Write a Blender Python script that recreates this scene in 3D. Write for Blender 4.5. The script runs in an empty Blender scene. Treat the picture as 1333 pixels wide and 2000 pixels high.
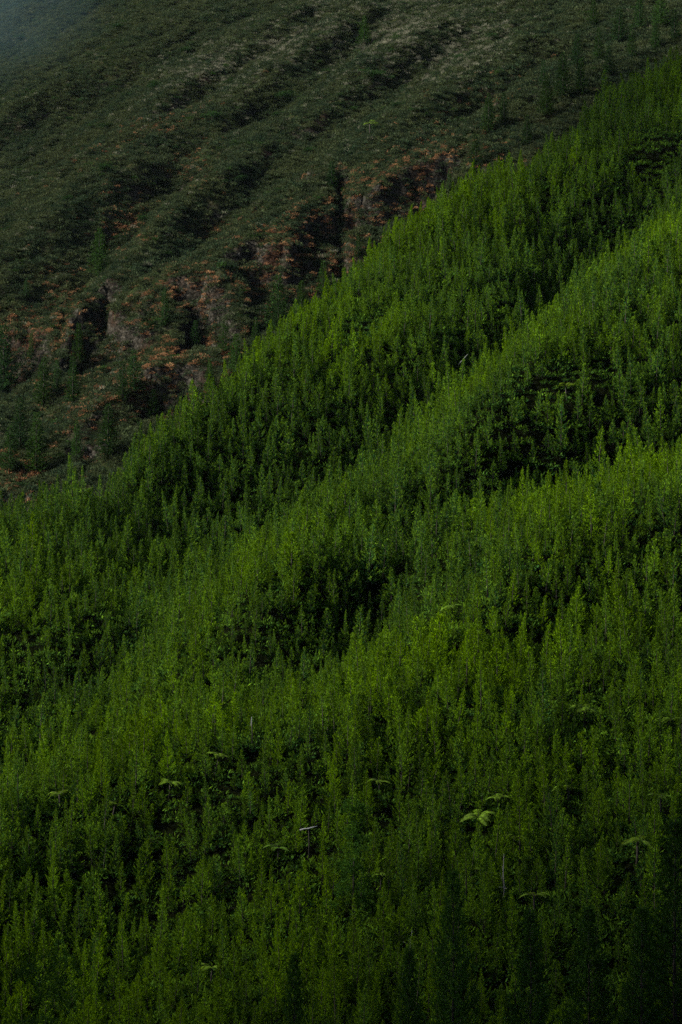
import bpy, math, random
import numpy as np
from mathutils import Vector

random.seed(7)
RNG = np.random.default_rng(11)
SC = bpy.context.scene
COL = SC.collection
R = math.radians

# ------------------------------------------------------------------ camera, sky, sun, exposure
F = 3704.0                       # focal length in photo pixels (photo 1333 x 2000)
cam_d = bpy.data.cameras.new('camera')
cam = bpy.data.objects.new('camera', cam_d)
COL.objects.link(cam)
cam.location = (0, 0, 0)
cam.rotation_euler = (R(90), 0, 0)
cam_d.sensor_fit = 'VERTICAL'
cam_d.sensor_height = 36.0
cam_d.lens = 36.0 * F / 2000.0
cam_d.clip_start = 0.5
cam_d.clip_end = 6000
SC.camera = cam
SC.render.resolution_x, SC.render.resolution_y = 682, 1024

SUN_EL, SUN_AZ = 37.0, 271.0     # azimuth clockwise from +Y: light comes from the left, a little behind the camera
w = bpy.data.worlds.new('World')
SC.world = w
w.use_nodes = True
wn = w.node_tree
wn.nodes.clear()
sky = wn.nodes.new('ShaderNodeTexSky')
sky.sky_type = 'NISHITA'
sky.sun_disc = False
sky.sun_elevation = R(SUN_EL)
sky.sun_rotation = R(SUN_AZ)
sky.air_density = 1.0
sky.dust_density = 2.0
bg = wn.nodes.new('ShaderNodeBackground')
bg.inputs['Strength'].default_value = 0.05
wo = wn.nodes.new('ShaderNodeOutputWorld')
wn.links.new(sky.outputs[0], bg.inputs[0])
wn.links.new(bg.outputs[0], wo.inputs[0])

sun_d = bpy.data.lights.new('sun', 'SUN')
sun_d.energy = 5.0
sun_d.angle = R(5)
sun_d.color = (1.0, 0.96, 0.87)
sun = bpy.data.objects.new('sun', sun_d)
COL.objects.link(sun)
sdir = Vector((math.sin(R(SUN_AZ)) * math.cos(R(SUN_EL)), math.cos(R(SUN_AZ)) * math.cos(R(SUN_EL)), math.sin(R(SUN_EL))))
sun.rotation_euler = sdir.to_track_quat('Z', 'Y').to_euler()

SC.view_settings.view_transform = 'Standard'
SC.view_settings.look = 'None'
SC.view_settings.gamma = 1.0
SC.view_settings.use_curve_mapping = False
SC.view_settings.exposure = 0.92
SC.cycles.use_denoising = False
SC.cycles.sample_clamp_direct = 0.2
SC.cycles.sample_clamp_indirect = 0.8
SC.cycles.transparent_max_bounces = 40
SC.cycles.max_bounces = 5
SC.cycles.diffuse_bounces = 3
SC.cycles.transmission_bounces = 3
SC.cycles.volume_bounces = 0

# ------------------------------------------------------------------ numeric helpers
_perm = RNG.permutation(4096)
_gx = RNG.normal(size=4096); _gy = RNG.normal(size=4096)
_gl = np.sqrt(_gx ** 2 + _gy ** 2); _gx /= _gl; _gy /= _gl


def noise2(x, y):
    x = np.asarray(x, float); y = np.asarray(y, float)
    xi = np.floor(x).astype(np.int64); yi = np.floor(y).astype(np.int64)
    xf = x - xi; yf = y - yi
    u = xf ** 3 * (xf * (xf * 6 - 15) + 10); v = yf ** 3 * (yf * (yf * 6 - 15) + 10)

    def g(ix, iy, dx, dy):
        h = _perm[(_perm[ix & 4095] + iy) & 4095]
        return _gx[h] * dx + _gy[h] * dy
    a = g(xi, yi, xf, yf); b = g(xi + 1, yi, xf - 1, yf)
    c = g(xi, yi + 1, xf, yf - 1); d = g(xi + 1, yi + 1, xf - 1, yf - 1)
    return (a + (b - a) * u) * (1 - v) + (c + (d - c) * u) * v * 1.0


def fbm(x, y, scale, octv=4, gain=0.5, off=0.0):
    s = np.zeros(np.shape(x)); a = 1.0; f = 1.0 / scale
    for k in range(octv):
        s = s + a * noise2(np.asarray(x) * f + 17.3 * k + off, np.asarray(y) * f - 9.1 * k + off)
        a *= gain; f *= 2.03
    return s


def sstep(a, b, x):
    t = np.clip((x - a) / (b - a), 0, 1)
    return t * t * (3 - 2 * t)


def uv(px, py):
    return (px - 666.5) / F, (1000.0 - py) / F


# forest shoulder plane and far mountain flank plane: z = s*(y-y0)+c*x
FS, FC, FK = 0.51, 0.30, 171.0
MS, MC, MK = 0.56, 0.35, 254.0


def on_plane(px, py, h, S, Cc, K):
    u, v = uv(px, py)
    y = (K - h) / (S + Cc * u - v)
    return u * y, y


class RBF:
    def __init__(self, pts, lam):
        p = np.array(pts, float)
        self.p = p[:, :2]
        d = np.sqrt(((self.p[:, None] - self.p[None]) ** 2).sum(-1))
        n = len(p)
        A = np.zeros((n + 1, n + 1)); A[:n, :n] = -d + np.eye(n) * lam
        A[:n, n] = 1; A[n, :n] = 1
        self.w = np.linalg.solve(A, np.concatenate([p[:, 2], [0]]))

    def __call__(self, x, y):
        x = np.asarray(x, float); y = np.asarray(y, float)
        sh = x.shape; x = x.ravel(); y = y.ravel()
        out = np.full(x.shape, self.w[-1])
        for i in range(len(self.p)):
            out -= self.w[i] * np.sqrt((x - self.p[i, 0]) ** 2 + (y - self.p[i, 1]) ** 2 + 2.0)
        return out.reshape(sh)


def densify(line, step=45):
    out = []
    for a, b in zip(line[:-1], line[1:]):
        n = max(1, int(math.hypot(a[0] - b[0], a[1] - b[1]) / step))
        for k in range(n):
            t = k / n
            out.append(tuple(a[i] * (1 - t) + b[i] * t for i in range(3)))
    out.append(line[-1])
    return out


TREE = 5.0    # the lines below were read off the canopy, the ground lies lower
R0 = [(-260, 1060), (-120, 1010), (0, 972), (110, 925), (200, 885), (290, 830), (370, 775), (440, 735), (500, 700), (560, 640), (620, 580), (700, 512),
      (760, 462), (800, 432), (860, 390), (900, 352), (960, 318), (1010, 300), (1060, 285), (1100, 262), (1150, 225), (1200, 185), (1260, 140), (1333, 90), (1450, 10), (1600, -90)]
forest_lines = [
    [(x, y, 6) for x, y in R0],
    # gully between the outer crest and the next spur
    [(1450, 260, -7), (1333, 330, -8), (1260, 410, -11), (1200, 470, -14), (1120, 560, -15), (1040, 620, -15), (980, 665, -13), (900, 725, -11), (800, 795, -12),
     (740, 840, -13), (640, 900, -12), (540, 950, -11), (420, 975, -9), (300, 1000, -8), (150, 1015, -7), (0, 1020, -6), (-200, 1080, -5)],
    [(1500, 260, 8), (1333, 400, 9), (1260, 450, 10), (1180, 515, 10), (1100, 600, 10), (1020, 660, 10), (940, 730, 9), (880, 780, 7), (800, 850, 4), (700, 905, 3),
     (560, 985, 1)],
    [(1100, 760, 2), (1250, 700, 3), (1333, 640, 3), (950, 850, 1)],
    [(1500, 800, -7), (1333, 845, -9), (1250, 865, -9), (1150, 915, -12), (1080, 950, -13), (1000, 1010, -15), (930, 1080, -13), (870, 1115, -12),
     (800, 1180, -12), (740, 1220, -7), (650, 1255, -5), (500, 1300, -3)],
    [(940, 905, 5), (870, 950, 7), (750, 985, 7), (620, 1050, 8), (540, 1110, 7), (480, 1160, 5), (420, 1230, 3), (300, 1300, 2)],
    [(820, 920, -4), (700, 960, -8), (600, 1010, -9), (500, 1070, -10), (400, 1130, -9), (340, 1185, -9), (230, 1250, -6), (100, 1300, -3)],
    [(1500, 830, 6), (1333, 895, 7), (1200, 930, 8), (1120, 980, 9), (1030, 1050, 9), (960, 1100, 8), (900, 1150, 6), (820, 1210, 4), (760, 1270, 3)],
    [(300, 1100, 2), (200, 1150, 2), (60, 1220, 2), (-100, 1300, 1)],
    [(1333, 1180, -3), (1170, 1240, -4), (1040, 1330, -3)],
    [(1333, 1060, 3), (1200, 1120, 3), (1100, 1300, 3), (900, 1350, 3), (600, 1400, 4), (400, 1450, 5), (200, 1490, 5), (60, 1510, 5), (-100, 1560, 4)],
    [(-100, 1500, -7), (0, 1495, -8), (150, 1455, -6), (280, 1410, -3)],
    [(100, 1800, -3), (300, 1720, -5), (500, 1760, -4), (700, 1800, -3), (1000, 1700, 0), (1200, 1640, 1), (1333, 1800, -4), (800, 1560, 0), (1000, 1560, 1)],
    [(1330, 180, 7), (1240, 230, 6), (1170, 300, 3)], [(1333, 290, 0), (1250, 300, -2)], [(1000, 470, 0), (1000, 560, -4), (860, 600, 0), (800, 680, -2), (640, 760, 0)],
]
fp = []
for ln in forest_lines:
    for px, py, h in densify(ln):
        x, y = on_plane(px, py + 62, h, FS, FC, FK)
        fp.append((x, y, h))
for a in range(0, 360, 20):
    fp.append((20 + 330 * math.cos(R(a)), 380 + 330 * math.sin(R(a)), 0))
fp = [(a, b, c * 0.98) for a, b, c in fp]
forest_rbf = RBF(fp, 4.0)

far_lines = [
    # spur crests of the flank, top-left to bottom-right
    [(-60, 60, 4), (60, 20, 4), (150, -30, 4)],
    [(-60, 255, 4), (40, 225, 4), (100, 190, 4), (190, 150, 4), (260, 115, 4), (330, 60, 4), (420, 20, 4)],
    [(-60, 430, 6), (0, 390, 6), (50, 360, 6), (115, 325, 6), (165, 290, 6), (250, 240, 5), (330, 180, 5), (420, 130, 5), (520, 60, 5), (600, 0, 5)],
    [(-40, 540, 6), (75, 450, 7), (140, 405, 7), (240, 338, 7), (320, 297, 7), (400, 262, 5), (470, 190, 5), (540, 130, 5), (640, 60, 5), (720, 0, 5)],
    [(120, 655, 8), (160, 600, 8), (200, 560, 8), (250, 500, 8), (300, 440, 8), (375, 380, 8), (460, 325, 8), (520, 270, 8), (600, 222, 7), (666, 185, 7), (720, 130, 8), (790, 80, 7), (860, 30, 6)],
    [(330, 575, 7), (400, 545, 7), (450, 480, 8), (510, 425, 8), (555, 380, 9), (610, 335, 9), (680, 308, 9), (750, 265, 8), (800, 220, 8), (870, 180, 7), (950, 120, 7), (1050, 60, 6)],
    [(700, 370, 7), (780, 330, 7), (850, 300, 7), (920, 230, 6), (1000, 170, 6), (1060, 120, 5)],
    # gullies
    [(-60, 130, -1), (40, 90, -1), (150, 55, -1), (260, 10, -1)],
    [(-60, 330, -5), (0, 290, -5), (60, 255, -5), (150, 215, -5), (260, 165, -5), (330, 125, -4), (420, 80, -4), (500, 20, -4)],
    [(-60, 505, -6), (0, 455, -7), (90, 395, -7), (150, 345, -7), (240, 290, -6), (330, 235, -5), (420, 185, -5), (520, 110, -5), (640, 20, -5)],
    [(60, 700, -12), (130, 645, -13), (165, 585, -13), (200, 525, -12), (245, 470, -10), (290, 415, -9), (360, 350, -8), (440, 290, -8), (500, 245, -8), (570, 195, -8), (640, 140, -8), (700, 85, -7), (760, 30, -6)],
    [(330, 540, -4), (400, 470, -6), (460, 430, -6), (520, 360, -7), (560, 320, -7), (620, 285, -6), (690, 235, -6), (760, 190, -6), (830, 130, -6), (920, 70, -6), (980, 20, -5)],
    [(662, 520, -6), (662, 470, -5), (660, 420, -4), (668, 375, 0)],
    [(655, 340, 6), (630, 400, 7), (625, 470, 3), (700, 400, 6), (700, 470, 1)],
    [(880, 300, -4), (940, 240, -6), (1010, 200, -5), (1080, 140, -5), (1120, 60, -4)],
    # cliff tops and feet
    [(-20, 650, 6), (60, 620, 5)], [(230, 565, 9), (340, 560, 8), (400, 545, 8), (480, 505, 8), (560, 470, 8)],
    [(-20, 760, -5), (60, 740, -6), (140, 730, -4), (240, 690, -3), (330, 680, -4), (430, 690, -5), (560, 620, -6), (620, 560, -6), (760, 460, -4), (850, 380, -5)],
    [(60, 850, -8), (180, 850, 1), (150, 815, 3), (250, 740, 4), (330, 720, 4), (420, 690, 1), (300, 800, -4), (30, 930, -3), (0, 900, 1), (110, 930, -8)],
]
mp = []
for ln in far_lines:
    for px, py, h in densify(ln, 32):
        x, y = on_plane(px, py, h, MS, MC, MK)
        mp.append((x, y, h))
for a in range(0, 360, 15):
    mp.append((20 + 500 * math.cos(R(a)), 800 + 560 * math.sin(R(a)), 0))
mp = [(a, b, c * 0.95) for a, b, c in mp]
far_rbf = RBF(mp, 2.5)

crest = np.array([on_plane(px, py + 62, 6, FS, FC, FK) for px, py in R0])
crest = np.vstack([[crest[0] + (crest[0] - crest[4]) * 12], crest, [crest[-1] + (crest[-1] - crest[-4]) * 12]])


def crest_sd(x, y):
    """signed plan distance to the outer crest, positive on the camera side"""
    x = np.asarray(x, float); y = np.asarray(y, float)
    best = np.full(x.shape, 1e9); sg = np.ones(x.shape)
    for a, b in zip(crest[:-1], crest[1:]):
        dx, dy = b - a
        L2 = dx * dx + dy * dy
        t = np.clip(((x - a[0]) * dx + (y - a[1]) * dy) / L2, 0, 1)
        ex = x - a[0] - t * dx; ey = y - a[1] - t * dy
        d = np.sqrt(ex * ex + ey * ey)
        s = np.where(ex * dy - ey * dx > 0, 1.0, -1.0)
        m = d < best
        best = np.where(m, d, best); sg = np.where(m, s, sg)
    return best * sg


cliffs = []
for hc, ln in [(15, [(105, 690), (125, 645), (165, 600), (205, 570), (250, 562)]), (13, [(318, 590), (335, 560), (400, 545), (445, 570), (470, 600)]),
               (12, [(425, 525), (480, 492), (560, 478), (592, 440), (612, 405)]), (13, [(672, 378), (720, 366), (800, 326), (865, 298), (900, 300)]),
               (13, [(-60, 660), (0, 640), (60, 622), (110, 650)]), (7, [(215, 425), (245, 402), (268, 432)]), (6, [(345, 305), (390, 290), (412, 330)]),
               (8, [(398, 425), (430, 412), (470, 440)]), (9, [(228, 755), (270, 715), (330, 692), (400, 690), (450, 712)]), (9, [(128, 825), (165, 802), (235, 792)]),
               (8, [(0, 905), (40, 895), (80, 930)]), (6, [(560, 325), (600, 322), (630, 350)]), (5, [(930, 205), (965, 190), (985, 205)])]:
    cliffs.append((hc, np.array([on_plane(a, b, 6, MS, MC, MK) for a, b in ln])))
cleft = np.array([on_plane(a, b, -2, MS, MC, MK) for a, b in [(660, 372), (668, 410), (662, 450), (668, 490), (664, 535)]])
cleft2 = np.array([on_plane(a, b, -2, MS, MC, MK) for a, b in [(150, 600), (132, 645), (118, 690), (95, 730)]])


def poly_dist(x, y, pl):
    best = np.full(x.shape, 1e9); side = np.zeros(x.shape); fa = np.zeros(x.shape)
    nseg = len(pl) - 1
    for k, (a, b) in enumerate(zip(pl[:-1], pl[1:])):
        dx, dy = b - a
        t = np.clip(((x - a[0]) * dx + (y - a[1]) * dy) / (dx * dx + dy * dy), 0, 1)
        ex = x - a[0] - t * dx; ey = y - a[1] - t * dy
        d = np.hypot(ex, ey)
        s = np.sign(ex * dy - ey * dx)
        m = d < best
        best = np.where(m, d, best); side = np.where(m, s, side); fa = np.where(m, (k + t) / nseg, fa)
    return best, side, fa


def bites(x, y):
    """crags: ground cut away on the downhill side of each crest line"""
    out = np.zeros(x.shape); rough = np.zeros(x.shape)
    wob = fbm(x, y, 7, 4, 0.7, 33) * 3.6
    wob2 = fbm(x, y, 5, 3, 0.6, 133) * 3.0
    wob = wob + fbm(x, y, 2.4, 2, 0.6, 77) * 0.9
    for hc, pl in cliffs:
        m = (x > pl[:, 0].min() - 45) & (x < pl[:, 0].max() + 45) & (y > pl[:, 1].min() - 60) & (y < pl[:, 1].max() + 15)
        if not m.any():
            continue
        d, sd_, fa_ = poly_dist(x[m], y[m], pl)
        dd = d * sd_ + wob[m]
        endf = sstep(0, 0.12, fa_) * sstep(1, 0.88, fa_)
        cut_ = hc * 0.8 * (0.55 * sstep(0, 2.4, dd) + 0.45 * sstep(4.5, 7.5, dd + wob2[m])) * np.exp(-np.maximum(dd - 5.5, 0) / 17.0) * endf
        out[m] = np.maximum(out[m], cut_)
        rough[m] = np.maximum(rough[m], sstep(-5, 2, dd) * np.exp(-np.maximum(dd - 4, 0) / 12.0) * endf)
    for pl, dep in ((cleft, 8.0), (cleft2, 4.0)):
        d, sd_, fa_ = poly_dist(x, y, pl)
        out = out + dep * np.exp(-(d / 1.5) ** 2)
    return out, rough


def height(x, y):
    x = np.asarray(x, float); y = np.asarray(y, float)
    n1 = fbm(x, y, 26, 4)
    zf = FS * y - FK + FC * x + forest_rbf(x, y) * sstep(700, 560, y) + n1 * 3.0
    # the flank: broad spurs plus small rills running down-left
    rx = (x * 0.62 + y * -0.78); ry = (x * 0.78 + y * 0.62)
    rill = fbm(rx, ry * 0.22, 12, 4, 0.55, 3.0)
    lump = fbm(x, y, 5.5, 3, 0.6, 8.0)
    zm = MS * y - MK + MC * x + far_rbf(x, y) + n1 * 2.0 + rill * 2.6 + lump * 1.5
    bt, rg = bites(x, y)
    zm = zm - bt + rg * (fbm(x, y, 3.4, 3, 0.65, 61) * 2.0 + np.abs(fbm(x, y, 9, 2, 0.5, 12)) * -3.0)
    # the crags end where the forest shoulder begins
    d = crest_sd(x, y)
    wgt = sstep(-48, -2, d + n1 * 3)
    z = zm + (zf - zm) * wgt
    # valley floor and the hill the camera stands on
    cut = sstep(205, 120, y)
    zv = np.maximum(-78 + 0.30 * x * 0.3, -1.7 - 0.95 * np.maximum(y - 3, 0)) + n1 * np.clip(np.abs(y) / 30, 0, 1) * 2
    back = np.where(y < 3, (3 - y) * 0.20 + np.maximum(0, -x - 30) * 0.55, np.maximum(0, -x - 60) * 0.35)
    zv = np.minimum(zv + back, 150)
    return z * (1 - cut) + zv * cut


def height_s(x, y):
    return float(height(np.array([x]), np.array([y]))[0])


# coarse depth lookup: which ground point a line of sight meets (used to stand things on real ground)
def meet(px, py, lift=0.0, ymin=190.0, ymax=1300.0):
    u, v = uv(px, py)
    ys = np.arange(ymin, ymax, 1.0)
    zs = height(u * ys, ys) + lift
    k = np.argmax(zs >= v * ys)
    y = float(ys[k])
    return u * y, y, height_s(u * y, y)


# ------------------------------------------------------------------ materials
def new_mat(name):
    m = bpy.data.materials.new(name)
    m.use_nodes = True
    nt = m.node_tree
    nt.nodes.clear()
    return m, nt, nt.nodes.new, nt.links.new


def foliage_mat(name, c0, c1, c2, trans=0.20, rough=0.8, spec=0.02):
    """c0..c1 chosen by the plant's own tint, c2 = new growth at shoot tips"""
    m, nt, N, L = new_mat(name)
    at = N('ShaderNodeAttribute'); at.attribute_type = 'INSTANCER'; at.attribute_name = 'tint'
    tip = N('ShaderNodeAttribute'); tip.attribute_type = 'GEOMETRY'; tip.attribute_name = 'tip'
    lv = N('ShaderNodeAttribute'); lv.attribute_type = 'GEOMETRY'; lv.attribute_name = 'leafvar'
    r = N('ShaderNodeValToRGB')
    r.color_ramp.elements[0].color = (*c0, 1); r.color_ramp.elements[0].position = 0.0
    r.color_ramp.elements[1].color = (*c1, 1); r.color_ramp.elements[1].position = 1.0
    L(at.outputs['Fac'], r.inputs[0])
    mx = N('ShaderNodeMix'); mx.data_type = 'RGBA'
    L(r.outputs[0], mx.inputs[6]); mx.inputs[7].default_value = (*c2, 1)
    mm = N('ShaderNodeMath'); mm.operation = 'MULTIPLY'; mm.inputs[1].default_value = 0.55
    L(tip.outputs['Fac'], mm.inputs[0]); L(mm.outputs[0], mx.inputs[0])
    hv = N('ShaderNodeHueSaturation')
    mr = N('ShaderNodeMapRange'); mr.inputs[3].default_value = 0.7; mr.inputs[4].default_value = 1.35
    oi = N('ShaderNodeObjectInfo'); mo = N('ShaderNodeMapRange'); mo.inputs[3].default_value = 0.7; mo.inputs[4].default_value = 1.3
    L(oi.outputs['Random'], mo.inputs[0]); mv = N('ShaderNodeMath'); mv.operation = 'MULTIPLY'
    L(lv.outputs['Fac'], mr.inputs[0]); L(mr.outputs[0], mv.inputs[0]); L(mo.outputs[0], mv.inputs[1]); L(mv.outputs[0], hv.inputs['Value'])
    L(mx.outputs[2], hv.inputs['Color'])
    p = N('ShaderNodeBsdfPrincipled')
    L(hv.outputs[0], p.inputs['Base Color'])
    p.inputs['Roughness'].default_value = rough
    p.inputs['Specular IOR Level'].default_value = spec
    t = N('ShaderNodeBsdfTranslucent')
    tc = N('ShaderNodeHueSaturation'); tc.inputs['Value'].default_value = 1.3; tc.inputs['Hue'].default_value = 0.485
    L(hv.outputs[0], tc.inputs['Color']); L(tc.outputs[0], t.inputs[0])
    ms = N('ShaderNodeMixShader'); ms.inputs[0].default_value = trans
    L(p.outputs[0], ms.inputs[1]); L(t.outputs[0], ms.inputs[2])
    o = N('ShaderNodeOutputMaterial'); L(ms.outputs[0], o.inputs[0])
    return m


def bark_mat(name, c0, c1, scale=3.0):
    m, nt, N, L = new_mat(name)
    tc = N('ShaderNodeTexCoord')
    mp_ = N('ShaderNodeMapping'); mp_.inputs['Scale'].default_value = (1, 1, 0.25)
    nz = N('ShaderNodeTexNoise'); nz.inputs['Scale'].default_value = scale; nz.inputs['Detail'].default_value = 5
    L(tc.outputs['Object'], mp_.inputs[0]); L(mp_.outputs[0], nz.inputs[0])
    r = N('ShaderNodeValToRGB')
    r.color_ramp.elements[0].color = (*c0, 1); r.color_ramp.elements[0].position = 0.35
    r.color_ramp.elements[1].color = (*c1, 1); r.color_ramp.elements[1].position = 0.65
    L(nz.outputs[0], r.inputs[0])
    p = N('ShaderNodeBsdfPrincipled'); p.inputs['Roughness'].default_value = 0.85
    L(r.outputs[0], p.inputs['Base Color'])
    o = N('ShaderNodeOutputMaterial'); L(p.outputs[0], o.inputs[0])
    return m


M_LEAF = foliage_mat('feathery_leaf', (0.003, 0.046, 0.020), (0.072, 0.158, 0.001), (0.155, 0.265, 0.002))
M_CEDAR = foliage_mat('cedar_leaf', (0.012, 0.038, 0.014), (0.024, 0.062, 0.010), (0.035, 0.080, 0.012), 0.2)
M_PINE = foliage_mat('pine_needle', (0.020, 0.065, 0.012), (0.036, 0.100, 0.010), (0.060, 0.140, 0.012), 0.25)
M_FERN = foliage_mat('fern_leaf', (0.060, 0.140, 0.010), (0.170, 0.290, 0.018), (0.200, 0.320, 0.030), 0.3, 0.5, 0.2)
M_HEATH = foliage_mat('heath_leaf', (0.008, 0.032, 0.016), (0.046, 0.062, 0.022), (0.072, 0.088, 0.042), 0.2)
M_DRY = foliage_mat('dry_grass', (0.13, 0.14, 0.09), (0.23, 0.23, 0.165), (0.28, 0.27, 0.19), 0.3)
M_BRACKEN = foliage_mat('dead_bracken', (0.110, 0.042, 0.014), (0.300, 0.170, 0.075), (0.360, 0.220, 0.110), 0.25)
M_BARK = bark_mat('bark', (0.016, 0.012, 0.008), (0.045, 0.034, 0.024))
M_BLEACH = bark_mat('bleached_wood', (0.20, 0.20, 0.19), (0.46, 0.46, 0.45))


def terrain_mat():
    m, nt, N, L = new_mat('hillside_ground')
    g = N('ShaderNodeNewGeometry')
    sep = N('ShaderNodeSeparateXYZ'); L(g.outputs['Normal'], sep.inputs[0])
    co = N('ShaderNodeTexCoord')

    def nz(scale, detail=6, rough=0.6, dist=0.0):
        n = N('ShaderNodeTexNoise'); n.inputs['Scale'].default_value = scale
        n.inputs['Detail'].default_value = detail; n.inputs['Roughness'].default_value = rough
        n.inputs['Distortion'].default_value = dist
        L(co.outputs['Object'], n.inputs[0])
        return n

    def ramp(src, stops):
        r = N('ShaderNodeValToRGB')
        while len(r.color_ramp.elements) < len(stops):
            r.color_ramp.elements.new(0.5)
        for e, (p, c) in zip(r.color_ramp.elements, stops):
            e.position = p; e.color = (*c, 1)
        L(src, r.inputs[0])
        return r

    def mix(fac, a, b):
        x = N('ShaderNodeMix'); x.data_type = 'RGBA'
        L(fac, x.inputs[0]); L(a, x.inputs[6]); L(b, x.inputs[7])
        return x.outputs[2]
    veg = ramp(nz(0.35, 8).outputs[0], [(0.3, (0.010, 0.022, 0.009)), (0.5, (0.024, 0.034, 0.012)), (0.62, (0.036, 0.034, 0.016)), (0.75, (0.055, 0.055, 0.030))])
    rock = ramp(nz(0.9, 10, 0.75, 0.6).outputs[0], [(0.38, (0.008, 0.008, 0.006)), (0.5, (0.030, 0.027, 0.021)), (0.58, (0.065, 0.058, 0.046)), (0.66, (0.15, 0.145, 0.125))])
    red = ramp(nz(0.9, 8).outputs[0], [(0.38, (0.014, 0.010, 0.007)), (0.55, (0.040, 0.022, 0.014)), (0.7, (0.09, 0.045, 0.028))])
    # rock where it is steep, broken by a noise
    md = N('ShaderNodeMath'); md.operation = 'MULTIPLY_ADD'
    L(nz(0.22, 6).outputs[0], md.inputs[0]); md.inputs[1].default_value = 0.5; md.inputs[2].default_value = -0.25
    ad = N('ShaderNodeMath'); ad.operation = 'ADD'; L(sep.outputs['Z'], ad.inputs[0]); L(md.outputs[0], ad.inputs[1])
    mr = N('ShaderNodeMapRange'); mr.inputs[1].default_value = 0.80; mr.inputs[2].default_value = 0.62
    mr.inputs[3].default_value = 0.0; mr.inputs[4].default_value = 1.0
    L(ad.outputs[0], mr.inputs[0])
    mr2 = N('ShaderNodeMapRange'); mr2.inputs[1].default_value = 0.50; mr2.inputs[2].default_value = 0.62
    L(nz(0.06, 5).outputs[0], mr2.inputs[0])
    rr = mix(mr2.outputs[0], rock.outputs[0], red.outputs[0])
    cr = N('ShaderNodeAttribute'); cr.attribute_type = 'GEOMETRY'; cr.attribute_name = 'crag'
    cm = N('ShaderNodeMath'); cm.operation = 'MULTIPLY'; L(cr.outputs['Fac'], cm.inputs[0]); cm.inputs[1].default_value = 1.6; cm.use_clamp = True
    cn = N('ShaderNodeMath'); cn.operation = 'MULTIPLY'; L(cm.outputs[0], cn.inputs[0]); L(mr.outputs[0], cn.inputs[1])
    st_ = N('ShaderNodeMapRange'); st_.inputs[1].default_value = 0.62; st_.inputs[2].default_value = 0.45; L(ad.outputs[0], st_.inputs[0])
    mx_ = N('ShaderNodeMath'); mx_.operation = 'MAXIMUM'; L(cn.outputs[0], mx_.inputs[0]); L(st_.outputs[0], mx_.inputs[1])
    base = mix(mx_.outputs[0], veg.outputs[0], rr)
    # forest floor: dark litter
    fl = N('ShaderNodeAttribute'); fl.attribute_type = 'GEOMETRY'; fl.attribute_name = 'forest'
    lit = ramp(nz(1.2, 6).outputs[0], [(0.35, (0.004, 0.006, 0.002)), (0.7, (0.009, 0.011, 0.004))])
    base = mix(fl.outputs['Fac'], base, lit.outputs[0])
    p = N('ShaderNodeBsdfPrincipled'); p.inputs['Roughness'].default_value = 0.95
    p.inputs['Specular IOR Level'].default_value = 0.0
    L(base, p.inputs['Base Color'])
    b = N('ShaderNodeBump'); b.inputs['Strength'].default_value = 0.9; b.inputs['Distance'].default_value = 1.0
    L(nz(0.8, 9, 0.65).outputs[0], b.inputs['Height']); L(b.outputs[0], p.inputs['Normal'])
    o = N('ShaderNodeOutputMaterial'); L(p.outputs[0], o.inputs[0])
    return m


# ------------------------------------------------------------------ terrain (one sheet)
def axis(segs):
    out = []
    for a, b, st in segs:
        out.append(np.arange(a, b, st))
    return np.concatenate(out)


xs = axis([(-480, -420, 15), (-420, -230, 7), (-230, 230, 1.3), (230, 420, 7), (420, 490, 15)])
ys = axis([(-420, -20, 16), (-20, 180, 5), (180, 500, 1.6), (500, 720, 1.0), (720, 1130, 1.5), (1130, 1240, 6)])
X, Y = np.meshgrid(xs, ys)
Z = height(X, Y)


def grid_mesh(name, X, Y, Z):
    ny, nx = X.shape
    me = bpy.data.meshes.new(name)
    n = nx * ny
    me.vertices.add(n)
    me.vertices.foreach_set('co', np.stack([X, Y, Z], -1).ravel().astype(np.float32))
    i = np.arange(n).reshape(ny, nx)
    q = np.stack([i[:-1, :-1], i[:-1, 1:], i[1:, 1:], i[1:, :-1]], -1).reshape(-1, 4)
    me.loops.add(q.size)
    me.loops.foreach_set('vertex_index', q.ravel().astype(np.int32))
    me.polygons.add(len(q))
    me.polygons.foreach_set('loop_start', np.arange(0, q.size, 4, dtype=np.int32))
    me.polygons.foreach_set('use_smooth', np.ones(len(q), bool))
    me.update()
    return me


me = grid_mesh('hillside', X, Y, Z)
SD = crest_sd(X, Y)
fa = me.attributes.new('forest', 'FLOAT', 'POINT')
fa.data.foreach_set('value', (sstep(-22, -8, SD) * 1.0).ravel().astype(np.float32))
_, RG = bites(X, Y)
fa = me.attributes.new('crag', 'FLOAT', 'POINT')
fa.data.foreach_set('value', RG.ravel().astype(np.float32))
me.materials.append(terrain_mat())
hill = bpy.data.objects.new('hillside', me)
COL.objects.link(hill)
hill['kind'] = 'structure'
hill['label'] = 'steep mountain flank with diagonal spurs, gullies and broken cliffs'


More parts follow.
